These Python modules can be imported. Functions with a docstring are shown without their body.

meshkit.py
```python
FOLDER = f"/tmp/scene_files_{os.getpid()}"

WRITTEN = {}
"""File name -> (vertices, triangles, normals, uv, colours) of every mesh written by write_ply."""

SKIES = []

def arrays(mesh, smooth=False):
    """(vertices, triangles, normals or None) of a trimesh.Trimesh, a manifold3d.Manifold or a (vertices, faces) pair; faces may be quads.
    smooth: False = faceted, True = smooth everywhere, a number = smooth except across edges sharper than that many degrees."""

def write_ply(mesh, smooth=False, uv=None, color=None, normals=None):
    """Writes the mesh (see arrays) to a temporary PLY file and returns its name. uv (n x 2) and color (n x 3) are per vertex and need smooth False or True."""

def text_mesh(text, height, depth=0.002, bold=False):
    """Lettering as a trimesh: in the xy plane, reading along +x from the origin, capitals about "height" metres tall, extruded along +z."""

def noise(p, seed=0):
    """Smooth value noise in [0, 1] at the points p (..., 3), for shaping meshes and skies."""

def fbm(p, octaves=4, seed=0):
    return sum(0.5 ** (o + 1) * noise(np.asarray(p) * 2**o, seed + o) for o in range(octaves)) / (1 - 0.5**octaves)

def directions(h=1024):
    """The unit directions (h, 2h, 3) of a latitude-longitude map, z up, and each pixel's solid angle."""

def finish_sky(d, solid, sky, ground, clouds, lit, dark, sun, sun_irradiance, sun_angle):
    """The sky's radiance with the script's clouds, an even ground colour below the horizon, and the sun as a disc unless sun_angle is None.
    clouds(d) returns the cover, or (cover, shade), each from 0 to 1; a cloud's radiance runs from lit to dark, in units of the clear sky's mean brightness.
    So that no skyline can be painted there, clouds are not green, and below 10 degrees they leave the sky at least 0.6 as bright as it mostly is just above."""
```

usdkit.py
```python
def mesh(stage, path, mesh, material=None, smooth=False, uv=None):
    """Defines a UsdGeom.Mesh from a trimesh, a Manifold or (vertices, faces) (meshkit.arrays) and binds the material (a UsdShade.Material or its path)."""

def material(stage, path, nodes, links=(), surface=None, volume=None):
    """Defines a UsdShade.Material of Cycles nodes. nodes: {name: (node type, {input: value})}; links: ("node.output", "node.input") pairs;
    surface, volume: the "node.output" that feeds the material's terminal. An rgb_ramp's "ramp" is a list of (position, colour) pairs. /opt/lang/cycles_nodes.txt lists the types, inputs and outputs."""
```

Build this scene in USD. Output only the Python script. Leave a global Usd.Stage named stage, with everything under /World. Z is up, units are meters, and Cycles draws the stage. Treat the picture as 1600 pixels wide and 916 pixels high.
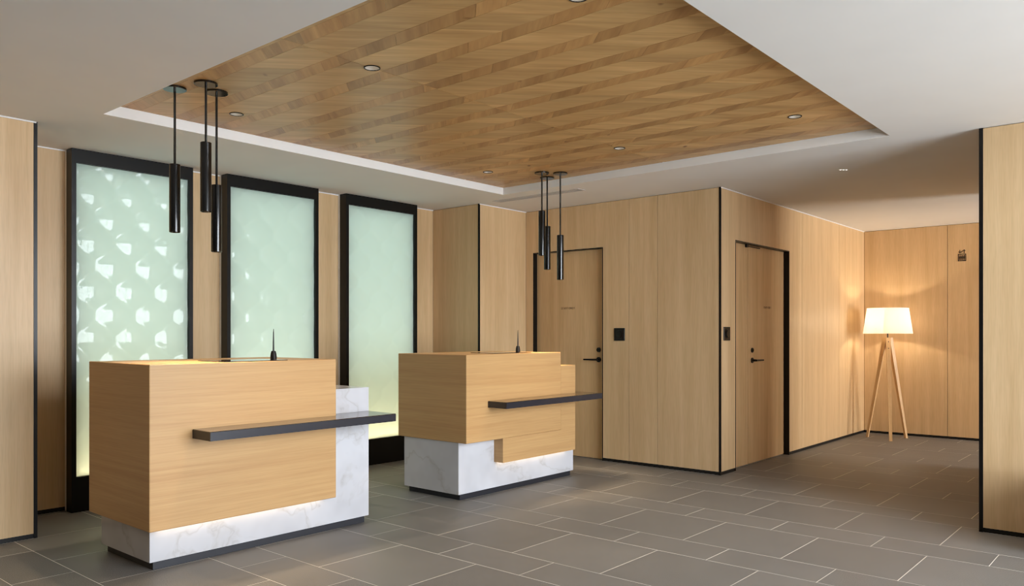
import math, random
import numpy as np, trimesh, shapely
from shapely.geometry import Polygon, box as sbox, Point
from shapely import affinity
import meshkit, usdkit
from pxr import Usd, UsdGeom, UsdLux, Gf, Sdf

rng = random.Random(7)
stage = Usd.Stage.CreateInMemory()
UsdGeom.SetStageUpAxis(stage, UsdGeom.Tokens.z)
UsdGeom.SetStageMetersPerUnit(stage, 1.0)
world = UsdGeom.Xform.Define(stage, '/World')
stage.SetDefaultPrim(world.GetPrim())

# ---------------------------------------------------------------- camera, daylight, exposure
EXPOSURE = 0.96
F_PX, HORIZON, YAW, EYE = 1234.42, 521.87, math.atan2(1060.9, 1234.42), 1.28
cam = UsdGeom.Camera.Define(stage, '/World/camera')
cam.CreateHorizontalApertureAttr(36.0); cam.CreateVerticalApertureAttr(36.0 * 916 / 1600)
cam.CreateFocalLengthAttr(F_PX * 36 / 1600)
cam.CreateVerticalApertureOffsetAttr((HORIZON - 458) * 36 / 1600)
cam.CreateClippingRangeAttr(Gf.Vec2f(0.05, 200))
cam.CreateExposureAttr(EXPOSURE)
m = Gf.Matrix4d(1.0)
fw = (-math.sin(YAW), math.cos(YAW), 0); rt = (math.cos(YAW), math.sin(YAW), 0)
m.SetRow(0, Gf.Vec4d(*rt, 0)); m.SetRow(1, Gf.Vec4d(0, 0, 1, 0)); m.SetRow(2, Gf.Vec4d(-fw[0], -fw[1], 0, 0)); m.SetRow(3, Gf.Vec4d(0, 0, EYE, 1))
cam.AddTransformOp().Set(m)

def rect_light(name, centre, xdir, ydir, w, h, intensity, colour):
    l = UsdLux.RectLight.Define(stage, '/World/' + name)
    x, y = np.array(xdir, float), np.array(ydir, float); z = np.cross(x, y)
    M = Gf.Matrix4d(1.0)
    for i, v in enumerate((x, y, z)): M.SetRow(i, Gf.Vec4d(*map(float, v), 0))
    M.SetRow(3, Gf.Vec4d(*map(float, centre), 1))
    l.AddTransformOp().Set(M)
    l.CreateWidthAttr(w); l.CreateHeightAttr(h); l.CreateIntensityAttr(intensity); l.CreateColorAttr(Gf.Vec3f(*colour))
    return l

dome = UsdLux.DomeLight.Define(stage, '/World/sky'); dome.CreateIntensityAttr(0.6); dome.CreateColorAttr(Gf.Vec3f(0.86, 0.93, 1.0))
# daylight through the lobby's glazed east front and the window at the end of the lift hall
DAY = (0.90, 0.97, 1.05)
DOWN_I, PEND_I = 5500.0, 2500.0
rect_light('daylight_east', (3.42, 3.5, 1.9), (0, 1, 0), (0, 0, 1), 4.2, 3.56, 7.4, DAY)
rect_light('daylight_hall', (3.42, 9.55, 1.45), (0, 1, 0), (0, 0, 1), 1.5, 1.6, 22.0, (1.0, 0.98, 0.95))

def spot(path, x, y, z, intensity, colour, cone, radius=.012, soft=.6):
    l = UsdLux.SphereLight.Define(stage, path)
    l.AddTranslateOp().Set(Gf.Vec3d(x, y, z)); l.CreateRadiusAttr(radius); l.CreateIntensityAttr(intensity); l.CreateColorAttr(Gf.Vec3f(*colour))
    sh = UsdLux.ShapingAPI.Apply(l.GetPrim()); sh.CreateShapingConeAngleAttr(cone); sh.CreateShapingConeSoftnessAttr(soft)
    return l

# ---------------------------------------------------------------- helpers
taken = {}
def numbered(path):
    n = taken.get(path, 0); taken[path] = n + 1
    return path if n == 0 else f'{path}_{n:03d}'

def put(prim, **kw):
    for k, v in kw.items():
        if v is not None: prim.SetCustomDataByKey(k, v)
    return prim

class Thing:
    def __init__(self, name, label=None, cat=None, loc=(0, 0, 0), rotz=0, group=None, kind=None):
        self.path = numbered('/World/' + name); self.loc = np.array(loc, float); self.a = rotz
        x = UsdGeom.Xform.Define(stage, self.path); x.AddTranslateOp().Set(Gf.Vec3d(*map(float, loc)))
        if rotz: x.AddRotateZOp().Set(math.degrees(rotz))
        self.prim = put(x.GetPrim(), label=label, category=cat, group=group, kind=kind)
    def part(self, name, mesh, mat, label=None, kind=None, smooth=False, parent=None, local=False):
        v, f = (mesh.vertices, mesh.faces) if hasattr(mesh, 'vertices') else mesh
        v = np.array(v, float)
        if not local:
            v = v - self.loc
            c, s = math.cos(-self.a), math.sin(-self.a)
            v[:, :2] = v[:, :2] @ np.array([[c, s], [-s, c]])
        p = numbered(f'{parent or self.path}/{name}')
        g = usdkit.mesh(stage, p, trimesh.Trimesh(v, np.array(f), process=False), mat, smooth)
        put(g.GetPrim(), label=label, kind=kind)
        return p
    def node(self, name):
        p = numbered(f'{self.path}/{name}'); UsdGeom.Xform.Define(stage, p); return p

def single(name, mesh, mat, label, cat, group=None, kind=None, smooth=False):
    g = usdkit.mesh(stage, numbered('/World/' + name), mesh, mat, smooth)
    return put(g.GetPrim(), label=label, category=cat, group=group, kind=kind)

def copy_of(t, name, label, loc, group=None, cat=None):
    p = numbered('/World/' + name)
    x = UsdGeom.Xform.Define(stage, p); x.GetPrim().GetReferences().AddInternalReference(t.path)
    x.ClearXformOpOrder(); x.AddTranslateOp().Set(Gf.Vec3d(*map(float, loc)))
    was = t.prim.GetCustomData()
    put(x.GetPrim(), label=label, category=cat or was.get('category'), group=group or was.get('group'))
    x.GetPrim().SetInstanceable(True)

def bx(x0, x1, y0, y1, z0, z1, c=0.0):
    lo = np.array([min(x0, x1), min(y0, y1), min(z0, z1)]); hi = np.array([max(x0, x1), max(y0, y1), max(z0, z1)])
    if not c:
        b = trimesh.creation.box(hi - lo); b.apply_translation((lo + hi) / 2); return b
    pts = []
    for sx in (0, 1):
        for sy in (0, 1):
            for sz in (0, 1):
                p = np.where([sx, sy, sz], hi, lo); d = np.where([sx, sy, sz], -c, c)
                for k in range(3):
                    q = p + d; q[k] = p[k]; pts.append(q)
    return trimesh.convex.convex_hull(np.array(pts))

def cat(*ms): return trimesh.util.concatenate([x for x in ms])

def polys(g):
    return [p for p in getattr(g, 'geoms', [g]) if p.geom_type == 'Polygon' and p.area > 1e-7]

def ext_z(poly, z0, z1):
    ms = []
    for p in polys(poly):
        e = trimesh.creation.extrude_polygon(p, z1 - z0, engine='earcut'); e.apply_translation((0, 0, z0)); ms.append(e)
    return cat(*ms)

def ext_x(poly, x0, x1):        # poly in (y, z)
    e = ext_z(poly, 0, x1 - x0); v = e.vertices
    return trimesh.Trimesh(np.c_[v[:, 2] + x0, v[:, 0], v[:, 1]], e.faces, process=False)

def ext_y(poly, y0, y1):        # poly in (x, z)
    e = ext_z(poly, 0, y1 - y0); v = e.vertices
    return trimesh.Trimesh(np.c_[v[:, 0], v[:, 2] + y0, v[:, 1]], e.faces[:, ::-1], process=False)

def lathe(profile, n=40, at=(0, 0, 0)):
    """Closed or open surface of revolution of (r, z) points about z."""
    e = trimesh.creation.revolve(np.array(profile, float), sections=n); e.apply_translation(at); return e

def tube(p, q, r0, r1=None, n=16):
    p, q = np.array(p, float), np.array(q, float); r1 = r0 if r1 is None else r1
    L = np.linalg.norm(q - p)
    e = lathe([(0, 0), (r0, 0), (r1, L), (0, L)], n)
    e.apply_transform(trimesh.geometry.align_vectors((0, 0, 1), (q - p) / L)); e.apply_translation(p)
    return e

def S(r, g, b):
    f = lambda u: (u / 255) / 12.92 if u / 255 <= .04045 else ((u / 255 + .055) / 1.055) ** 2.4
    return (f(r), f(g), f(b))

# ---------------------------------------------------------------- materials
LK = '/World/Looks/'
def mat(name, nodes, links, surface='p.BSDF'):
    return usdkit.material(stage, LK + name, nodes, links, surface=surface)

def plain(name, colour, rough=.5, spec=.5, metal=0.0, noise=0.0, scale=40):
    n = {'p': ('principled_bsdf', {'base_color': colour, 'roughness': rough, 'specular_ior_level': spec, 'metallic': metal})}
    l = []
    if noise:
        n['g'] = ('geometry', {}); n['t'] = ('noise_texture', {'scale': scale, 'detail': 3.0})
        n['r'] = ('rgb_ramp', {'ramp': [(.3, tuple(c * (1 - noise) for c in colour)), (.7, tuple(min(1, c * (1 + noise)) for c in colour))]})
        l = [('g.position', 't.vector'), ('t.fac', 'r.fac'), ('r.color', 'p.base_color')]
    return mat(name, n, l)

def wood(name, light, dark, scale, rot=0.0, rough=.42, contrast=1.0, tone=.1, fine=120.0, knots=False, spec=.4):
    """Grain stretched along the axis whose scale is small; each board gets its own offset and tone."""
    mid = tuple((a + b) / 2 for a, b in zip(light, dark))
    lo = tuple(m_ + (d - m_) * contrast for m_, d in zip(mid, dark)); hi = tuple(m_ + (d - m_) * contrast for m_, d in zip(mid, light))
    s = np.array(scale, float); k = fine / s.max()
    n = {'g': ('geometry', {}), 'o': ('object_info', {}),
         'm1': ('math', {'math_type': 'multiply', 'value2': 37.3}), 'm2': ('math', {'math_type': 'multiply', 'value2': 71.9}), 'm3': ('math', {'math_type': 'multiply', 'value2': 19.7}),
         'c': ('combine_xyz', {}), 'rot': ('vector_rotate', {'rotate_type': 'z_axis', 'angle': rot}),
         'add': ('vector_math', {'math_type': 'add'}),
         's1': ('vector_math', {'math_type': 'multiply', 'vector2': tuple(s)}),
         's2': ('vector_math', {'math_type': 'multiply', 'vector2': tuple(s * k)}),
         'n1': ('noise_texture', {'scale': 1.0, 'detail': 5.0, 'roughness': .55, 'distortion': .6}),
         'n2': ('noise_texture', {'scale': 1.0, 'detail': 2.0, 'roughness': .6}),
         'r1': ('rgb_ramp', {'ramp': [(.28, lo), (.5, mid), (.72, hi)]}),
         'r2': ('rgb_ramp', {'ramp': [(.25, (.84, .82, .79)), (.6, (1, 1, 1))]}),
         'mx': ('mix_color', {'blend_type': 'multiply', 'fac': .55}),
         'v': ('map_range', {'value': .5, 'from_min': 0.0, 'from_max': 1.0, 'to_min': 1 - tone, 'to_max': 1 + tone}),
         'h': ('hsv', {}),
         'p': ('principled_bsdf', {'roughness': rough, 'specular_ior_level': spec})}
    l = [('o.random', 'm1.value1'), ('o.random', 'm2.value1'), ('o.random', 'm3.value1'), ('m1.value', 'c.x'), ('m2.value', 'c.y'), ('m3.value', 'c.z'),
         ('g.position', 'rot.vector'), ('rot.vector', 'add.vector1'), ('c.vector', 'add.vector2'),
         ('add.vector', 's1.vector1'), ('add.vector', 's2.vector1'), ('s1.vector', 'n1.vector'), ('s2.vector', 'n2.vector'),
         ('n1.fac', 'r1.fac'), ('n2.fac', 'r2.fac'), ('r1.color', 'mx.a'), ('r2.color', 'mx.b'), ('mx.result', 'h.color'), ('o.random', 'v.value'), ('v.result', 'h.value')]
    last = 'h.color'
    if knots:
        n['ks'] = ('vector_math', {'math_type': 'multiply', 'vector2': (2.2, 4.5, 3.0)})
        n['kv'] = ('voronoi_texture', {'scale': 1.0, 'randomness': 1.0})
        n['kr'] = ('rgb_ramp', {'ramp': [(0.0, (.22, .12, .06)), (.035, (.35, .2, .1)), (.085, (1, 1, 1))]})
        n['km'] = ('mix_color', {'blend_type': 'multiply', 'fac': .9})
        l += [('add.vector', 'ks.vector1'), ('ks.vector', 'kv.vector'), ('kv.distance', 'kr.fac'), ('h.color', 'km.a'), ('kr.color', 'km.b')]
        last = 'km.result'
    l.append((last, 'p.base_color'))
    return mat(name, n, l)

OAK = wood('pale_oak', S(220, 189, 146), S(203, 170, 126), (11, 11, .55), tone=.035)
OAK_DOOR = wood('pale_oak_door', S(214, 181, 136), S(193, 158, 112), (11, 11, .55), tone=.03)
DESK = wood('golden_oak', S(200, 161, 110), S(187, 145, 96), (.7, .7, 34), tone=.03, fine=210)
PLANK_A = wood('ceiling_oak_a', S(213, 176, 120), S(180, 139, 88), (13, 1.1, 3), rot=math.radians(45), tone=.12, fine=60, knots=True, rough=.35, spec=.3)
PLANK_B = wood('ceiling_oak_b', S(201, 158, 102), S(164, 119, 70), (13, 1.1, 3), rot=math.radians(-45), tone=.17, fine=60, knots=True, rough=.35, spec=.3)
LAMPWOOD = wood('lamp_oak', S(222, 184, 134), S(200, 160, 110), (22, 22, 2), tone=.02)
PLASTER = plain('white_plaster', S(233, 231, 227), .85, .2, noise=.012, scale=3)
WHITE = plain('white_paint', S(232, 231, 229), .6)
BLACK = plain('black_metal', S(15, 13, 12), .34, .28)
BLACKM = plain('matt_black', S(20, 19, 18), .5, .35)
GRAPHITE = plain('graphite_shelf', S(40, 41, 49), .3, .5, noise=.06, scale=180)
SHELFTOP = mat('dark_shelf_glass', {'p': ('principled_bsdf', {'base_color': S(48, 38, 30), 'roughness': .03, 'ior': 2.0})}, [])
KICK = plain('charcoal_kick', S(38, 39, 45), .45)
CHARCOAL = plain('charcoal_wall', S(70, 66, 62), .7, .3)
GLOSSBLACK = plain('gloss_black', S(14, 13, 12), .11, .6)
SUBST = plain('dark_joint', S(52, 42, 34), .8, .2)
ALU = plain('brushed_reflector', S(214, 211, 206), .28, .5, metal=.55)
GREY = plain('grey_print', S(138, 110, 80), .6)
LTGREY = plain('vent_grey', S(205, 200, 196), .6)
LACQUER = plain('black_print', S(38, 28, 22), .5)
GROUT = plain('pale_grout', S(226, 223, 217), .8, .2)

def emit(name, colour, strength):
    return mat(name, {'e': ('emission', {'color': colour, 'strength': strength})}, [], 'e.emission')
WARM = (1.0, .72, .42)
LED_WARM = emit('led_warm', (1.0, .80, .55), 3.6)
LED_GLASS = emit('led_glass', (1.0, .82, .50), 7.0)
LENS = emit('pendant_lens', (1.0, .80, .55), 40.0)
LENS_DL = emit('downlight_lens', (1.0, .84, .64), 3.0)
GLINT = emit('glint_lens', (1.0, .86, .68), 1.8)
BULB = emit('bulb', (1.0, .83, .62), 150.0)

def tile_mat():
    n = {'g': ('geometry', {}), 'o': ('object_info', {}),
         'a': ('noise_texture', {'scale': 190.0, 'detail': 3.0}), 'b': ('noise_texture', {'scale': 5.0, 'detail': 4.0}),
         'ra': ('rgb_ramp', {'ramp': [(.3, S(96, 94, 92)), (.7, S(132, 130, 127))]}),
         'rb': ('rgb_ramp', {'ramp': [(.3, (.92, .92, .92)), (.7, (1, 1, 1))]}),
         'mx': ('mix_color', {'blend_type': 'multiply', 'fac': 1.0}),
         'v': ('map_range', {'from_min': 0.0, 'from_max': 1.0, 'to_min': .92, 'to_max': 1.08}), 'h': ('hsv', {}),
         'bp': ('bump', {'strength': .12, 'distance': .002}),
         'p': ('principled_bsdf', {'roughness': .5, 'specular_ior_level': .4})}
    l = [('g.position', 'a.vector'), ('g.position', 'b.vector'), ('a.fac', 'ra.fac'), ('b.fac', 'rb.fac'), ('ra.color', 'mx.a'), ('rb.color', 'mx.b'),
         ('o.random', 'v.value'), ('v.result', 'h.value'), ('mx.result', 'h.color'), ('h.color', 'p.base_color'), ('a.fac', 'bp.height'), ('bp.normal', 'p.normal')]
    return mat('grey_stone_tile', n, l)
TILE = tile_mat()

def marble_mat():
    n = {'g': ('geometry', {}),
         'w': ('noise_texture', {'scale': 1.6, 'detail': 4.0, 'roughness': .6}),
         'ws': ('vector_math', {'math_type': 'scale', 'scale': .9}), 'wa': ('vector_math', {'math_type': 'add'}),
         'rt': ('vector_math', {'math_type': 'multiply', 'vector2': (.9, .8, 1.6)}),
         'a': ('noise_texture', {'scale': 1.1, 'detail': 6.0, 'roughness': .5, 'distortion': .4}),
         's': ('math', {'math_type': 'subtract', 'value2': .5}), 'ab': ('math', {'math_type': 'absolute'}),
         'r': ('rgb_ramp', {'ramp': [(0.0, S(192, 190, 191)), (.006, S(200, 199, 201)), (.03, S(207, 207, 211)), (1, S(208, 208, 212))]}),
         'c': ('noise_texture', {'scale': 2.4, 'detail': 3.0}),
         'rc': ('rgb_ramp', {'ramp': [(.35, S(232, 231, 231)), (.6, (1, 1, 1))]}),
         'mx': ('mix_color', {'blend_type': 'multiply', 'fac': .8}),
         'p': ('principled_bsdf', {'roughness': .16, 'specular_ior_level': .5})}
    l = [('g.position', 'w.vector'), ('w.color', 'ws.vector1'), ('ws.vector', 'wa.vector1'), ('g.position', 'wa.vector2'), ('wa.vector', 'rt.vector1'), ('rt.vector', 'a.vector'),
         ('a.fac', 's.value1'), ('s.value', 'ab.value1'), ('ab.value', 'r.fac'), ('g.position', 'c.vector'), ('c.fac', 'rc.fac'), ('r.color', 'mx.a'), ('rc.color', 'mx.b'), ('mx.result', 'p.base_color')]
    return mat('white_marble', n, l)
MARBLE = marble_mat()

GLASS = mat('wavy_glass', {
    'p': ('principled_bsdf', {'base_color': S(192, 211, 204), 'roughness': .06, 'specular_ior_level': .6}),
    't': ('translucent_bsdf', {'color': S(238, 242, 238)}), 'mx': ('mix_closure', {'fac': .55})},
    [('p.BSDF', 'mx.closure1'), ('t.BSDF', 'mx.closure2')], 'mx.closure')
SHADE = mat('linen_shade', {
    'd': ('diffuse_bsdf', {'color': S(244, 240, 232)}), 't': ('translucent_bsdf', {'color': S(255, 251, 244)}), 'mx': ('mix_closure', {'fac': .68})},
    [('d.BSDF', 'mx.closure1'), ('t.BSDF', 'mx.closure2')], 'mx.closure')
PANE = mat('window_pane', {
    'f': ('fresnel', {'IOR': 1.45}), 't': ('transparent_bsdf', {}), 'g': ('glossy_bsdf', {'roughness': 0.0, 'color': (1, 1, 1)}), 'mx': ('mix_closure', {})},
    [('f.fac', 'mx.fac'), ('t.BSDF', 'mx.closure1'), ('g.BSDF', 'mx.closure2')], 'mx.closure')

# ---------------------------------------------------------------- dimensions
ZC, ZW = 2.609, 2.674                         # plaster ceiling, wood ceiling
XL, XN, XF = -5.49, -6.18, -6.055             # front pier, niche wall, glass frame front
YN0, YN1 = 1.815, 5.89                        # niche ends
YB, XK = 6.64, -3.224                         # door wall, corridor wall
YE, XR, YP = 10.773, -1.037, 5.845            # corridor end, pier on the lift side
CX0, CX1, CY0, CY1 = -4.985, -1.532, 2.011, 5.672   # coffer
XE, YS = 3.3, -3.6                            # lobby's glazed sides, out of the picture
XH, ZH = .7, 3.85                            # taller glazed bay along the windows
YH = 8.65                                     # lift hall opening

# ---------------------------------------------------------------- ceiling
t = Thing('ceiling', 'white plaster ceiling with a rectangular timber-lined recess', None, kind='structure')
slab = shapely.union_all([sbox(-6.4, YS - .3, XH, YE + .25), sbox(XH - .001, YP + .05, XE + .3, YE + .25)]).difference(sbox(CX0, CY0, CX1, CY1))
GL = (-2.133, 6.598)
slab = slab.difference(Point(*GL).buffer(.042, 24))
VENT = sbox(-5.28, 5.868, -4.255, 5.962)
slab = slab.difference(VENT)
t.part('plaster', ext_z(slab, ZC, ZC + .3), PLASTER)
t.part('cover_board', bx(-6.4, XH, YS - .3, YE + .25, ZC + .3, ZC + .33), PLASTER)
t.part('bulkhead', bx(XH - .1, XH, YS - .3, YP + .1, ZC + .33, ZH), PLASTER)
t.part('high_plaster', bx(XH - .1, XE + .3, YS - .3, YP + .15, ZH, ZH + .1), PLASTER)

DLX, DLY = (-4.588, -3.252, -1.925), (2.66, 5.022)
holes = shapely.union_all([Point(x, y).buffer(.04, 10) for x in DLX for y in DLY])
tc = Thing('ceiling_recess', 'timber ceiling recess lined with chevron oak boards', None, kind='structure')
tc.part('backing_board', bx(CX0, CX1, CY0, CY1, ZC + .29, ZC + .299), SUBST)
def bands(y0, y1, wide):
    w = .1 if not wide else .2
    y = 2.43 - 3 * .3
    while y < y1:
        a, b = (y, y + .1) if not wide else (y + .1, y + .3)
        yield a, b
        y += .3
inner = [sbox(CX0 + .006, CY0 + .006, -3.2565, CY1 - .006), sbox(-3.2535, CY0 + .006, CX1 - .006, CY1 - .006)]
for wide in (True, False):
    sgn = 1 if wide else -1
    for a, b in bands(CY0, CY1, wide):
        if b <= CY0 or a >= CY1: continue
        h = b - a; x = CX0 - .5 + rng.uniform(0, .2)
        while x < CX1 + .5:
            w = rng.choice((.17, .22, .27, .33)) if wide else rng.choice((.14, .18, .22, .3))
            g = .0006
            para = Polygon([(x + g, a + g), (x + w - g, a + g), (x + w + sgn * h - g, b - g), (x + sgn * h + g, b - g)])
            for half in inner:
                q = para.intersection(half).difference(holes)
                for pp in polys(q):
                    if pp.area < 2e-4: continue
                    dz = rng.uniform(0, .0006)
                    tc.part('plank' if wide else 'narrow_plank', ext_z(pp, ZW + dz, ZW + .014), PLANK_A if wide else PLANK_B)
            x += w

# slot diffuser
x0, y0, x1, y1 = VENT.bounds
tv = Thing('air_vent', 'long narrow slotted air vent in the plaster ceiling edge', 'vent', (-4.77, 5.915, ZC))
fr = sbox(x0 - .012, y0 - .012, x1 + .012, y1 + .012).difference(sbox(x0 + .006, y0 + .006, x1 - .006, y1 - .006))
tv.part('vent_frame', ext_z(fr, ZC - .004, ZC + .02), LTGREY)
for k in range(4):
    yy = y0 + .018 + k * .0193
    b = bx(x0 + .006, x1 - .006, yy - .0045, yy + .0045, ZC - .002, ZC + .03); tv.part('vent_blade', b, LTGREY)
tv.part('duct', bx(x0 + .004, x1 - .004, y0 + .004, y1 - .004, ZC + .035, ZC + .045), LTGREY)

# ---------------------------------------------------------------- floor
tf = Thing('floor', 'dark grey stone tile floor with pale joints', None, kind='structure')
tf.part('grout_bed', bx(-6.4, XE + .3, YS - .3, YE + .25, -.06, -.0003), GROUT)
PX, PY = .6195, .9057
room = shapely.union_all([sbox(XN, YN0 - .0, XL + .001, YN1), sbox(XL, YS, XE, YP), sbox(XL, YP, XR, YN1 + .001), sbox(-5.5, YN1, XR, YB), sbox(XK - .06, YB - .001, XR, YE), sbox(-5.41, YB - .001, -4.495, YB + .06), sbox(XR - .01, YH, XE, YE)])
fwv, rtv = np.array(fw[:2]), np.array(rt[:2])
def seen(poly):
    for x, y in poly.exterior.coords:
        w = np.dot((x, y), fwv)
        if w < 2.5: continue
        u = 800 + F_PX * np.dot((x, y), rtv) / w; v = HORIZON + F_PX * EYE / w
        if -25 < u < 1625 and v < 950 and (x < XR + .1 or y < YP + .05): return True
    return False
rest = []
for n in range(-8, 10):
    for kind in (0, 1):
        ya = 3.502 + PY * n + (0 if kind == 0 else .604); yb = ya + (.604 if kind == 0 else PY - .604)
        for k in range(-6, 12):
            xa = -3.012 + PX * k + (0 if kind == 0 else PX / 2)
            q = sbox(xa + .002, ya + .002, xa + PX - .002, yb - .002).intersection(room)
            for pp in polys(q):
                if pp.area < 1e-4: continue
                e = ext_z(pp, -.012, rng.uniform(-.0002, .0002))
                if seen(pp): tf.part('tile' if kind == 0 else 'half_tile', e, TILE)
                else: rest.append(e)
if rest: tf.part('outlying_tiles', cat(*rest), TILE, kind='stuff')

# ---------------------------------------------------------------- walls
BASE = .03
def wall(name, label, axis, c, out, panels, a0, a1, cut=None, mat_=OAK, z1=ZC, depth=.12, base=True):
    """axis 'x': the wall stands at x = c and faces out*x; panels are polygons in (along, z)."""
    t = Thing(name, label, None, kind='structure')
    ext = ext_x if axis == 'x' else ext_y
    def lay(poly, d0, d1):
        lo, hi = sorted((c - out * d0, c - out * d1)); return ext(poly, lo, hi)
    body = sbox(a0, -.01, a1, z1)
    if cut is not None: body = body.difference(cut)
    t.part('wall_core', lay(body, .018, depth), SUBST)
    for p in panels:
        t.part('panel', lay(p, 0, .0175), mat_)
    return t
def strip(a, b, z0=BASE, z1=ZC - .004): return sbox(a + .002, z0, b - .002, z1)
def board(name, axis, c, out, a0, a1, cut=()):
    spans = [(a0, a1)]
    for u, v in cut: spans = [s for p, q in spans for s in ((p, min(q, u)), (max(p, v), q)) if s[1] - s[0] > .005]
    ms = []
    for u, v in spans:
        lo, hi = sorted((c - out * .004, c - out * .0178))
        ms.append(bx(lo, hi, u, v, 0.0005, BASE - .001) if axis == 'x' else bx(u, v, lo, hi, 0.0005, BASE - .001))
    single(name, cat(*ms), BLACKM, 'black baseboard', None, kind='structure')

wall('wall_left', 'pale oak pier wall with black edge', 'x', XL, 1, [strip(YS, -1.8), strip(-1.8, -.6), strip(-.6, .6), strip(.6, YN0)], YS - .1, YN0)
board('baseboard_left', 'x', XL, 1, YS, YN0)
wall('wall_niche', 'pale oak wall behind the glass screens', 'x', XN, 1, [strip(YN0 - .1, 2.6), strip(2.6, 3.88), strip(3.88, 5.08), strip(5.08, YN1)], YN0 - .15, YN1 + .1)
board('baseboard_niche', 'x', XN, 1, YN0, YN1)
wall('wall_niche_near', 'oak return of the niche', 'y', YN0, 1, [strip(XN, XL - .0)], XN - .1, XL - .019, depth=.1)
wall('wall_niche_far', 'oak return at the far end of the glass niche', 'y', YN1, -1, [strip(XN, -5.505)], XN - .1, -5.505 - .019)
board('baseboard_niche_far', 'y', YN1, -1, XN, -5.505)
wall('wall_column', 'pale oak column face beside the far desk', 'x', -5.505, 1, [strip(YN1, YB)], YN1 + .019, YB + .1)
board('baseboard_column', 'x', -5.505, 1, YN1, YB)

D1 = (-5.405, -4.497, 2.155)                  # staff door opening
D2 = (6.949, 8.258, 2.158)                    # corridor door opening
cut1 = sbox(D1[0], -.1, D1[1], D1[2]); cut2 = sbox(D2[0], -.1, D2[1], D2[2])
wall('wall_back', 'pale oak panelled wall holding a staff door', 'y', YB, -1,
     [strip(-5.505, -4.189).difference(cut1), strip(-4.189, -3.869), strip(-3.869, XK)], -5.505, XK - .019, cut=cut1)
board('baseboard_back', 'y', YB, -1, -5.505, XK, [D1[:2]])
wall('wall_corridor', 'pale oak panelled corridor wall with a recessed door', 'x', XK, 1,
     [strip(YB, 8.612).difference(cut2), strip(8.612, 9.812), strip(9.812, 10.129), strip(10.129, YE)], YB + .019, YE + .1, cut=cut2)
board('baseboard_corridor', 'x', XK, 1, YB, YE, [D2[:2]])
wall('wall_corridor_end', 'oak panelled wall at the end of the corridor behind the floor lamp', 'y', YE, -1,
     [strip(XK, -2.253), strip(-2.253, -1.0), strip(-1.0, .3), strip(.3, 1.6), strip(1.6, XE)], XK - .1, XE + .1)
board('baseboard_corridor_end', 'y', YE, -1, XK, XE)
wall('wall_right', 'pale oak pier wall on the lift side', 'y', YP, -1, [strip(XR, XH), strip(XH, 2.0, z1=ZH - .01), strip(2.0, XE, z1=ZH - .01)], XR + .019, XE)
single('wall_right_upper', bx(XH, XE, YP + .018, YP + .12, ZC + .001, ZH), SUBST, 'upper wall core of the glazed bay', None, kind='structure')
board('baseboard_right', 'y', YP, -1, XR, XE)
wall('wall_corridor_right', 'oak corridor wall behind the pier', 'x', XR, -1, [strip(YP, YH)], YP + .019, YH - .019)
wall('wall_hall', 'oak wall of the lift hall', 'y', YH, 1, [strip(XR, 1.0), strip(1.0, XE)], XR + .019, XE)

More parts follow.
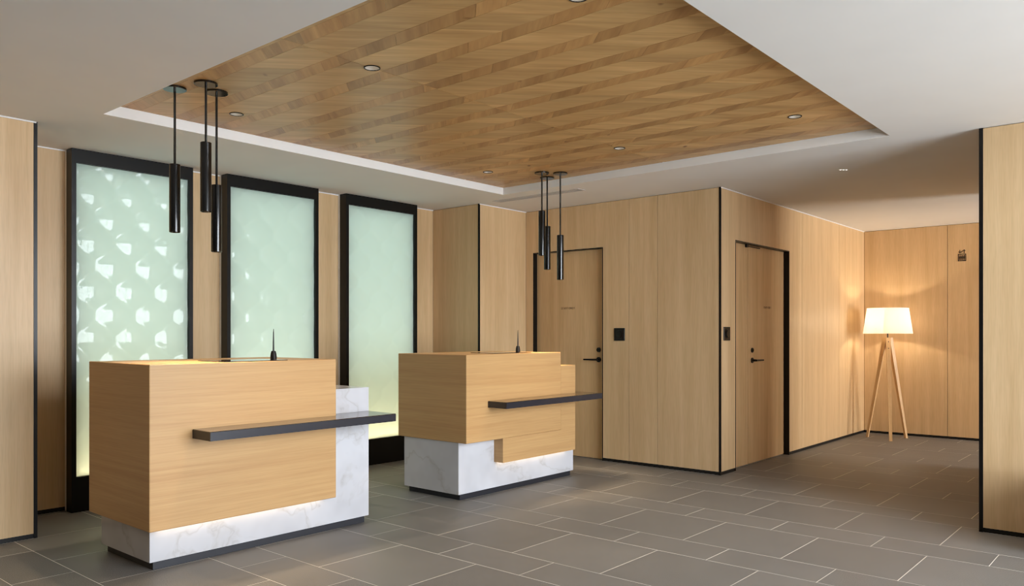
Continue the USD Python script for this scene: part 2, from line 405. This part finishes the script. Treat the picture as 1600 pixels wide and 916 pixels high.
# glazed sides of the lobby, behind the camera
def window(name, axis, c, a0, a1, z0, z1, wa0, wa1, n, wallname, top=ZC):
    t = Thing(wallname, 'plain wall with large windows', None, kind='structure')
    ext = ext_x if axis == 'x' else ext_y
    body = sbox(wa0, -.01, wa1, top).difference(sbox(a0, z0, a1, z1))
    t.part('wall_core', ext(body, c, c + .1), PLASTER)
    w = Thing(name, 'dark framed window', None, kind='structure')
    fr = sbox(a0, z0, a1, z1).difference(sbox(a0 + .05, z0 + .05, a1 - .05, z1 - .05))
    w.part('window_frame', ext(fr, c + .02, c + .08), BLACK)
    for k in range(1, n):
        a = a0 + (a1 - a0) * k / n
        w.part('mullion', ext(sbox(a - .03, z0 + .05, a + .03, z1 - .05), c + .025, c + .075), BLACK)
    w.part('pane', ext(sbox(a0 + .05, z0 + .05, a1 - .05, z1 - .05), c + .046, c + .054), PANE)
window('window_1', 'x', XE, 1.3, 5.5, .12, 3.7, YS, YP, 3, 'wall_east', ZH)
window('window_2', 'x', XE, 8.8, 10.3, .65, 2.25, YH, YE, 1, 'wall_hall_end')
wall('wall_front', 'charcoal wall facing the desks', 'y', YS, 1, [strip(XL, -2.5), strip(-2.5, .4), strip(.4, XE)], XL - .1, XE + .1, mat_=CHARCOAL, z1=ZH)

single('low_plinth', bx(-.60, 1.6, YP - .40, YP - .001, .0008, .437, .004), OAK, 'added unseen bench shading the foot of the pier wall', None, kind='structure')  # unseen bench, added to throw shade low on the pier face

# black corner strips and pale beads under the ceiling
def trim(mesh, m_, label): single(f'trim_{trim.n}', mesh, m_, label, None, kind='structure'); trim.n += 1
trim.n = 1
def corner(x, y, sx, sy, w=.013, d=.003):
    """L-shaped strip round an outer corner at (x, y); the walls lie towards (-sx, -sy)."""
    a, b = x + sx * d, y + sy * d
    L = Polygon([(a, b), (a - sx * (w + d), b), (a - sx * (w + d), y), (x, y), (x, b - sy * (w + d)), (a, b - sy * (w + d))])
    trim(ext_z(L, .001, ZC - .001), BLACK, 'black metal corner strip')
corner(XK, YB, 1, -1); corner(-5.505, YN1, 1, -1); corner(XL, YN0, 1, 1, w=.018); corner(XR, YP, -1, -1, w=.02)
for xx, ya, yb in ((XL, YS, YN0), (XN, YN0, YN1), (-5.505, YN1, YB), (XK, YB, YE)):
    trim(bx(xx, xx + .007, ya + .004, yb - .004, ZC - .009, ZC - .0005), WHITE, 'white bead under the ceiling')

# ---------------------------------------------------------------- doors
def lever(t, base, along, out, zc, length, sgn):
    """Door furniture. base: point on the leaf, along: unit vector to the lever's end, out: unit normal."""
    base, along, out = (np.array(v, float) for v in (base, along, out))
    h = t.node('handle')
    p = base + (0, 0, zc)
    t.part('rose', tube(p, p + out * .009, .027, .026, 28), BLACK, parent=h, smooth=30)
    t.part('spindle', tube(p + out * .009, p + out * .05, .011, .01, 20), BLACK, parent=h, smooth=30)
    q = p + out * .05
    t.part('lever', cat(tube(q - along * .012, q + along * length, .0095, .008, 16), trimesh.creation.icosphere(2, .0097).apply_translation(q - along * .012)), BLACK, parent=h, smooth=30)
    q = p + np.array((0, 0, .1))
    k = t.node('lock')
    t.part('lock_rose', tube(q, q + out * .010, .0245, .023, 28), BLACK, parent=k, smooth=30)
    t.part('lock_cylinder', tube(q + out * .010, q + out * .016, .011, .011, 18), GLOSSBLACK, parent=k, smooth=30)

def lettering(text, height, origin, xdir, ydir=(0, 0, 1)):
    e = meshkit.text_mesh(text, height, .0015)
    x, y = np.array(xdir, float), np.array(ydir, float); z = np.cross(x, y)
    return trimesh.Trimesh(e.vertices @ np.array([x, y, z]) + np.array(origin), e.faces, process=False)

YL = YB + .055
d = Thing('door_1', 'flush oak staff door in the wall facing the lobby', None, ((D1[0] + D1[1]) / 2, YL, 0), kind='structure')
d.part('door_leaf', bx(D1[0] + .0095, D1[1] - .0095, YL, YL + .04, .006, D1[2] - .0095, .001), OAK_DOOR)
jm = cut1.intersection(sbox(-9, 0.0005, 0, 5)).difference(sbox(D1[0] + .009, -1, D1[1] - .009, D1[2] - .009))
d.part('door_frame', ext_y(jm, YB + .0005, YL + .05), BLACK)
d.part('door_stop', ext_y(cut1.intersection(sbox(-9, 0.0005, 0, 5)), YL + .05, YL + .055), SUBST)
lever(d, (-4.585, YL, 0), (-1, 0, 0), (0, -1, 0), 1.017, .155, 1)
d.part('lettering', lettering('STAFF ONLY', .0215, (-5.068, YL - .001, 1.539), (1, 0, 0)), GREY, 'small grey words STAFF ONLY')

XLF = XK - .056
d = Thing('door_2', 'recessed oak staff door beside a fixed side panel in the corridor', None, (XLF, (D2[0] + D2[1]) / 2, 0), kind='structure')
d.part('door_leaf', bx(XLF - .04, XLF, 7.353, D2[1] - .0095, .008, D2[2] - .0105, .001), OAK_DOOR)
d.part('side_panel', bx(XLF - .04, XLF, D2[0] + .015, 7.347, .008, D2[2] - .0105, .001), OAK_DOOR)
jm = cut2.intersection(sbox(0, 0.0005, 20, 5)).difference(sbox(D2[0] + .014, -1, D2[1] - .009, D2[2] - .010))
d.part('door_frame', ext_x(jm, XLF - .05, XK - .0005), BLACK)
d.part('door_stop', ext_x(cut2.intersection(sbox(0, 0.0005, 20, 5)), XLF - .055, XLF - .05), SUBST)
lever(d, (XLF, 7.445, 0), (0, 1, 0), (1, 0, 0), 1.019, .155, 1)
d.part('lettering', lettering('STAFF ONLY', .0215, (XLF + .001, 7.722, 1.537), (0, 1, 0)), GREY, 'small grey words STAFF ONLY')
d.part('door_closer', cat(bx(XLF, XLF + .022, 7.28, 7.32, 2.12, 2.148, .003), bx(XLF + .004, XLF + .018, 7.32, 7.60, 2.128, 2.138, .002)), BLACK, 'slim black closer arm')

# ---------------------------------------------------------------- wavy glass screens
GY0, GY1, GZ0, GZ1 = .032, .873, .252, 2.508     # glass opening inside the frame, from the frame's near end
FWID = .905
def scales(y, z):
    """Overlapping convex scales on a staggered lattice, softened at the joints."""
    py, pz = .29, .1825
    out = np.full(y.shape, -9.0)
    j0 = np.floor(z / pz)
    k_ = 17.0; acc = np.zeros(y.shape)
    for dj in (-2, -1, 0, 1, 2):
        j = j0 + dj
        off = np.where(np.mod(j, 2) == 0, 0.0, .5) * py
        i0 = np.floor((y - off) / py)
        for di in (-1, 0, 1, 2):
            cy, cz = (i0 + di) * py + off + .03, j * pz
            dy, dz = (y - cy) / .185, (z - cz) / .185
            acc += np.exp(k_ * (.55 - .62 * (dy ** 2 + dz ** 2) - .30 * dz))
    return np.log(acc) / k_
def glass_mesh():
    ny, nz = 110, 300
    ys = np.linspace(GY0 - .004, GY1 + .004, ny); zs = np.linspace(GZ0 - .004, GZ1 + .004, nz)
    Y, Z = np.meshgrid(ys, zs, indexing='ij')
    h = scales(Y, Z)
    h = h - h.mean()
    h = h * .048
    edge = np.minimum.reduce([Y - ys[0], ys[-1] - Y, Z - zs[0], zs[-1] - Z]); h *= np.clip(edge / .03, 0, 1) ** .7
    X = h
    front = np.stack([X, Y, Z], -1).reshape(-1, 3); back = np.stack([np.full_like(X, -.016), Y, Z], -1).reshape(-1, 3)
    idx = np.arange(ny * nz).reshape(ny, nz)
    a, b, c_, d_ = idx[:-1, :-1].ravel(), idx[1:, :-1].ravel(), idx[1:, 1:].ravel(), idx[:-1, 1:].ravel()
    f1 = np.vstack([np.c_[a, b, c_], np.c_[a, c_, d_]])
    N = ny * nz
    f2 = f1[:, ::-1] + N
    loop = np.r_[idx[:, 0], idx[-1, 1:], idx[-2::-1, -1], idx[0, -2:0:-1]]
    nx = np.roll(loop, -1)
    side = np.vstack([np.c_[loop, loop + N, nx + N], np.c_[loop, nx + N, nx]])[:, ::-1]
    return trimesh.Trimesh(np.vstack([front, back]), np.vstack([f1, f2, side]), process=False)

YS3 = (2.226, 3.425, 4.640)
LBL = ('tall backlit wavy glass screen with the brightest window glints, closest to the oak pier',
       'tall backlit wavy glass screen in the middle of the three',
       'tall backlit wavy glass screen between the two reception desks, farthest along the wall')
gp = Thing('glass_screen', LBL[0], 'glass screen', (XN, YS3[0], 0), group='backlit glass screens behind the desks')
DF = XF - XN
outer = sbox(0, .0008, FWID, ZC - .001)
fr = outer.difference(sbox(GY0, GZ0, GY1, GZ1))
gp.part('frame', ext_x(fr, .03, DF), BLACK, local=True)
gp.part('back_box', cat(ext_x(outer, .002, .008), ext_x(outer.difference(sbox(.012, .012, FWID - .012, ZC - .012)), .008, .03)), WHITE, 'white light box behind the glass', local=True)
g = glass_mesh(); g.apply_translation((DF - .028, 0, 0))
gp.part('glass', g, GLASS, 'milky green glass pressed in overlapping scales', smooth=True, local=True)
gp.part('led_strip', bx(.014, .052, GY0 + .006, GY1 - .006, .2526, .2566), LED_GLASS, 'warm light strip', local=True)
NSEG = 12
for i in range(NSEG):                # warm glow fading up from the foot is set into each row's emission
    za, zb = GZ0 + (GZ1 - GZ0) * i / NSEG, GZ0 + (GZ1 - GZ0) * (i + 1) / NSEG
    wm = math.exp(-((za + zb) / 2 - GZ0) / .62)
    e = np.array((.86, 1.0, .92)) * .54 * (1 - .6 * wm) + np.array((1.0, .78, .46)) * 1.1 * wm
    mt = mat(f'graded_glow_row_{i:02d}', {'p': ('principled_bsdf', {'base_color': S(236, 236, 232), 'roughness': .7, 'emission_color': tuple(e), 'emission_strength': 1.0})}, [])
    gp.part('led_sheet', bx(.0085, .0105, GY0 + .004, GY1 - .004, za, zb), mt, 'row of the light sheet, upward glow fade set into its emission', local=True)
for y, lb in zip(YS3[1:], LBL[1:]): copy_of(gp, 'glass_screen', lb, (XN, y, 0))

# ---------------------------------------------------------------- reception desks
WX0, WX1, MX0, MX1 = -4.925, -4.15, -4.865, -4.247
def shelf(t, y0, y1, yw, x1=-3.957, z0=.707, z1=.757):
    body = Polygon([(MX1 if yw else WX1, y1)]) if False else None
    pl = Polygon([(WX1, y0), (x1, y0), (x1, y1), (MX1 + .001, y1), (MX1 + .001, yw), (WX1, yw)])
    t.part('shelf', ext_z(pl, z0, z1 - .004), GRAPHITE, 'graphite bag shelf')
    t.part('shelf_top', ext_z(pl.buffer(-.0015, join_style=2), z1 - .004, z1), SHELFTOP, 'glossy dark shelf top')

k = Thing('reception_desk', 'reception desk with one oak block and a tall white marble end block', 'desk', (-4.54, 2.67, 0), group='oak and marble reception desks')
k.part('wood_body', bx(WX0, WX1, 1.906, 3.102, .233, 1.118, .003), DESK)
L = Polygon([(1.952, .046), (3.444, .046), (3.444, .917), (3.1035, .917), (3.1035, .2325), (1.952, .2325)])
k.part('marble_base', ext_x(L, MX0, MX1), MARBLE, 'white veined marble base and end block')
k.part('toe_kick', bx(MX0 + .025, MX1 - .016, 1.977, 3.418, .0006, .0458), KICK)
k.part('light_strip', bx(-4.235, -4.218, 1.98, 3.06, .2275, .2328), LED_WARM, 'light strip under the wood')
shelf(k, 2.142, 3.436, 3.1035)

k = Thing('reception_desk', 'reception desk of two stepped oak blocks over marble, in front of the staff door', 'desk', (-4.54, 5.05, 0), group='oak and marble reception desks')
k.part('wood_body', bx(WX0, WX1, 4.30, 5.48, .447, 1.12, .003), DESK)
P = Polygon([(4.72, .252), (5.692, .252), (5.692, 1.004), (5.481, 1.004), (5.481, .4465), (4.72, .4465)])
lowf = ext_x(P, MX1 + .0005, WX1 - .002)
lowb = ext_x(sbox(5.481, .4475, 5.692, 1.004), WX0, MX1 + .0005)
k.part('lower_wood_body', cat(lowf, lowb), DESK)
k.part('marble_base', ext_x(sbox(4.314, .046, 5.79, .4465), MX0, MX1), MARBLE, 'white veined marble base')
k.part('toe_kick', bx(MX0 + .025, MX1 - .016, 4.345, 5.765, .0006, .0458), KICK)
k.part('light_strip', bx(-4.237, -4.220, 4.75, 5.66, .2465, .2518), LED_WARM, 'light strip under the wood')
shelf(k, 4.541, 5.83, 5.6925)

# blotters and pens on the desks
def blotter(x0, x1, y0, y1, z, label):
    single('desk_mat', bx(x0, x1, y0, y1, z, z + .004, .0012), SHELFTOP, label, 'desk mat', group='black desk mats')
def pen_set(x, y, z, lb1, lb2):
    h = Thing('pen_holder', lb1, 'pen holder', (x, y, z), group='pen holders')
    h.part('holder_body', lathe([(0, 0), (.0195, 0), (.0202, .004), (.0198, .018), (.0175, .036), (.0135, .0505), (.012, .0522), (.0065, .0522), (.006, .042), (0, .042)], 36, (x, y, z)), BLACKM, smooth=35)
    q = Thing('pen', lb2, 'pen', (x, y, z), group='counter pens')
    q.part('barrel', lathe([(0, .0425), (.0050, .0425), (.0050, .065), (.0044, .11), (.0030, .165), (.0014, .193), (0, .195)], 20, (x, y, z)), BLACK, smooth=35)
    q.part('collar', lathe([(.0051, .0525), (.0060, .0525), (.0060, .058), (.0051, .058), (.0051, .0525)], 20, (x, y, z)), GRAPHITE, smooth=35)
blotter(-4.48, -4.18, 2.345, 2.765, 1.118, 'thin black desk mat on the desk with the marble end block')
blotter(-4.55, -4.25, 4.765, 5.195, 1.12, 'thin black desk mat on the stepped oak desk by the staff door')

# ---------------------------------------------------------------- pendants
PEND = [(-4.366, 2.149, 2.240, 'front cluster, hung at middle height'), (-4.148, 2.219, 2.342, 'front cluster, hung highest'), (-4.255, 2.341, 2.136, 'front cluster, hung lowest'),
        (-4.254, 5.346, 2.342, 'cluster by the staff door, hung highest'), (-4.350, 5.543, 2.238, 'cluster by the staff door, hung at middle height'), (-4.141, 5.460, 2.134, 'cluster by the staff door, hung lowest')]
def pendant(x, y, zt, lb):
    p = Thing('pendant_lamp', 'black tube pendant lamp of the ' + lb, 'pendant lamp', (x, y, ZW), group='black tube pendant lamps')
    p.part('canopy', lathe([(0, ZW - .0003), (.062, ZW - .0003), (.063, ZW - .002), (.063, ZW - .010), (.061, ZW - .0115), (0, ZW - .0115)], 48, (x, y, 0)), GLOSSBLACK, smooth=35)
    p.part('stem', tube((x, y, zt), (x, y, ZW - .0115), .0065, n=16), GLOSSBLACK, smooth=35)
    r = .0298
    p.part('tube', lathe([(0, zt), (r - .001, zt), (r, zt - .001), (r, zt - .384), (r - .003, zt - .385), (r - .003, zt - .34), (0, zt - .34)], 40, (x, y, 0)), GLOSSBLACK, smooth=35)
    p.part('lamp_lens', lathe([(0, zt - .3405), (r - .0035, zt - .3405), (r - .0035, zt - .346), (0, zt - .346)], 30, (x, y, 0)), LENS, 'warm glowing lens')
    spot(p.path + '/lamp', 0, 0, zt - .355 - ZW, PEND_I, WARM, 32)
for a in PEND: pendant(*a)

# ---------------------------------------------------------------- downlights
def downlight(x, y, lb):
    p = Thing('downlight', lb, 'downlight', (x, y, ZW), group='downlights in the timber ceiling')
    p.part('trim_ring', lathe([(.0372, ZW - .0002), (.0435, ZW - .0002), (.0435, ZW - .003), (.0395, ZW - .004), (.0372, ZW - .003), (.0372, ZW - .0002)], 40, (x, y, 0)), BLACK, smooth=35)
    p.part('reflector', lathe([(.0388, ZW - .0003), (.0388, ZW + .02), (.033, ZW + .05), (.022, ZW + .075), (.0215, ZW + .075), (.032, ZW + .05), (.0372, ZW + .02), (.0372, ZW - .002)], 40, (x, y, 0)), ALU, 'silver reflector', smooth=35)
    p.part('lamp_lens', lathe([(0, ZW + .0735), (.0212, ZW + .0735), (.0212, ZW + .079), (0, ZW + .079)], 24, (x, y, 0)), LENS_DL)
    spot(p.path + '/lamp', 0, 0, .012, DOWN_I, (1.0, .83, .62), 36)
DL = {(0, 0): 'silver downlight in the timber ceiling beside the front pendant canopies', (1, 0): 'silver downlight in the timber ceiling near its front edge, in the middle',
      (2, 0): 'silver downlight in the timber ceiling cut by the top of the picture', (0, 1): 'silver downlight in the far timber ceiling corner nearest the glass screens',
      (1, 1): 'silver downlight in the timber ceiling between the far pendant cluster and the lift-side corner', (2, 1): 'silver downlight in the timber ceiling corner towards the lift pier'}
for (i, j), lb in DL.items(): downlight(DLX[i], DLY[j], lb)

gx, gy = GL
p = Thing('ceiling_spot', 'tiny white trimless spot in the plaster ceiling near the corridor', 'ceiling light', (gx, gy, ZC))
p.part('cover_plate', lathe([(0, ZC - .0008), (.0405, ZC - .0008), (.0405, ZC + .02), (0, ZC + .02), (0, ZC - .0008)], 40, (gx, gy, 0)), PLASTER, smooth=35)
for s_ in (-1, 0, 1):
    q = (gx + rt[0] * .024 * s_, gy + rt[1] * .024 * s_, 0)
    p.part('lamp_lens', lathe([(0, ZC - .0009), (.0075, ZC - .0009), (.0065, ZC - .003), (0, ZC - .004), (0, ZC - .0009)], 20, q), GLINT, smooth=35)

# ---------------------------------------------------------------- floor lamp
LX, LY = -2.807, 10.30
lp = Thing('floor_lamp', 'tripod floor lamp with oak legs and a lit white drum shade in the corridor corner', 'floor lamp', (LX, LY, 0))
for k_, (fx, fy) in enumerate(((-3.048, 10.312), (-2.716, 10.09), (-2.650, 10.50))):
    d_ = np.array((fx - LX, fy - LY)); d_ /= np.linalg.norm(d_); n_ = np.array((-d_[1], d_[0]))
    top = np.array((LX, LY)) + d_ * .030
    def sec(c2, z, a, b):
        return [(*(c2 + d_ * sa * a + n_ * sb * b), z) for sa, sb in ((-1, -1), (1, -1), (1, 1), (-1, 1))]
    foot = np.array((fx, fy))
    pts = np.array(sec(foot, .0, .013, .0165) + sec(top, 1.235, .022, .0255))
    lp.part('leg', trimesh.convex.convex_hull(pts), LAMPWOOD)
    if k_ == 1:
        for zz in (1.185, 1.105):
            c2 = top + d_ * (.022 + (1.235 - zz) / 1.235 * np.linalg.norm(foot - top) * .97)
            lp.part('screw', tube((*(c2 - d_ * .006), zz), (*(c2 + d_ * .0025), zz), .0055, n=14), BLACK)
lp.part('hub', tube((LX, LY, 1.09), (LX, LY, 1.228), .017, n=18), LAMPWOOD, smooth=35)
lp.part('stem', tube((LX, LY, 1.228), (LX, LY, 1.37), .0085, n=16), plain('dark_bronze', S(74, 60, 48), .35, .5, .6), smooth=35)
z0, z1, r0, r1 = 1.283, 1.594, .277, .233
lp.part('lamp_shade', lathe([(r0, z0), (r1, z1), (r1 - .002, z1), (r0 - .002, z0), (r0, z0)], 72, (LX, LY, 0)), SHADE, 'white fabric shade, lit', smooth=35)
ring = cat(*[tube((LX, LY, 1.345), (LX + (r0 - .008) * math.cos(a), LY + (r0 - .008) * math.sin(a), 1.345), .002, n=8) for a in (0.3, 0.3 + 2 * math.pi / 3, 0.3 + 4 * math.pi / 3)])
lp.part('shade_carrier', ring, BLACK)
lp.part('bulb', trimesh.creation.icosphere(3, .032).apply_translation((LX, LY, 1.425)), BULB, 'glowing bulb', smooth=True)
lp.part('lamp_holder', tube((LX, LY, 1.36), (LX, LY, 1.396), .019, n=20), WHITE, smooth=35)

# ---------------------------------------------------------------- small wall things
def socket(origin, xdir, out, label):
    o, x, n_ = (np.array(v, float) for v in (origin, xdir, out)); up = np.array((0, 0, 1.0))
    t = Thing('wall_socket', label, 'wall socket', o, group='black square wall plates')
    def lay(m2, d=0.0):
        return trimesh.Trimesh(m2.vertices @ np.array([x, up, n_]) + o + n_ * d, m2.faces if np.dot(np.cross(x, up), n_) > 0 else m2.faces[:, ::-1], process=False)
    t.part('plate', lay(bx(-.062, .062, -.0625, .0625, 0.0003, .009, .002)), BLACK)
    ringp = Point(0, 0).buffer(.046, 24).difference(Point(0, 0).buffer(.038, 24))
    t.part('rim', lay(ext_z(ringp, .009, .013)), BLACKM)
    t.part('knob', lay(lathe([(0, .009), (.036, .009), (.034, .018), (.030, .020), (0, .020)], 36)), BLACK, smooth=35)
socket((-4.298, YB, 1.2745), (1, 0, 0), (0, -1, 0), 'black square wall plate beside the staff door in the lobby')
socket((XK, 6.761, 1.281), (0, 1, 0), (1, 0, 0), 'black square wall plate on the corridor corner beside the recessed door')

# lift pictogram on the corridor's end wall
def lift_sign():
    x0, x1, z0, z1 = -2.139, -2.052, 2.158, 2.297
    t = Thing('lift_sign', 'small black lift pictogram on the oak end wall', 'sign', ((x0 + x1) / 2, YE, z0))
    zb = z0 + .088
    def put_(poly, name): t.part(name, ext_y(poly, YE - .003, YE - .0003), LACQUER)
    put_(sbox(x0, z0, x1, zb).difference(sbox(x0 + .008, z0 + .008, x1 - .008, zb - .008)), 'cabin_outline')
    for i in range(3):
        cx = x0 + .0215 + i * .022
        body = shapely.union_all([Point(cx, z0 + .066).buffer(.0062, 8), sbox(cx - .0088, z0 + .034, cx + .0088, z0 + .058), sbox(cx - .006, z0 + .012, cx - .0008, z0 + .036), sbox(cx + .0008, z0 + .012, cx + .006, z0 + .036)])
        put_(body, 'passenger')
    def arrow(cx, za, zb_, up):
        s = 1 if up else -1; tip = zb_ if up else za; tail = za if up else zb_
        return shapely.union_all([Polygon([(cx - .003, tail), (cx + .003, tail), (cx + .003, tip), (cx - .003, tip)]), Polygon([(cx, tip), (cx - .018, tip - s * .017), (cx - .011, tip - s * .017), (cx, tip - s * .008), (cx + .011, tip - s * .017), (cx + .018, tip - s * .017)])])
    put_(arrow(x0 + .02, zb + .010, z1 - .002, False), 'down_arrow'); put_(arrow(x1 - .021, zb + .006, z1, True), 'up_arrow')
    put_(Polygon([(x0 + .030, zb + .016), (x0 + .034, zb + .013), (x1 - .032, z1 - .013), (x1 - .036, z1 - .010)]), 'bar')
lift_sign()
pen_set(-4.46, 2.844, 1.1182, 'small black tapered pen holder on the desk with the marble end block', 'thin black pen standing upright on the desk with the marble end block')
pen_set(-4.53, 5.351, 1.1202, 'small black tapered pen holder on the stepped oak desk by the staff door', 'thin black pen standing upright on the stepped oak desk by the staff door')
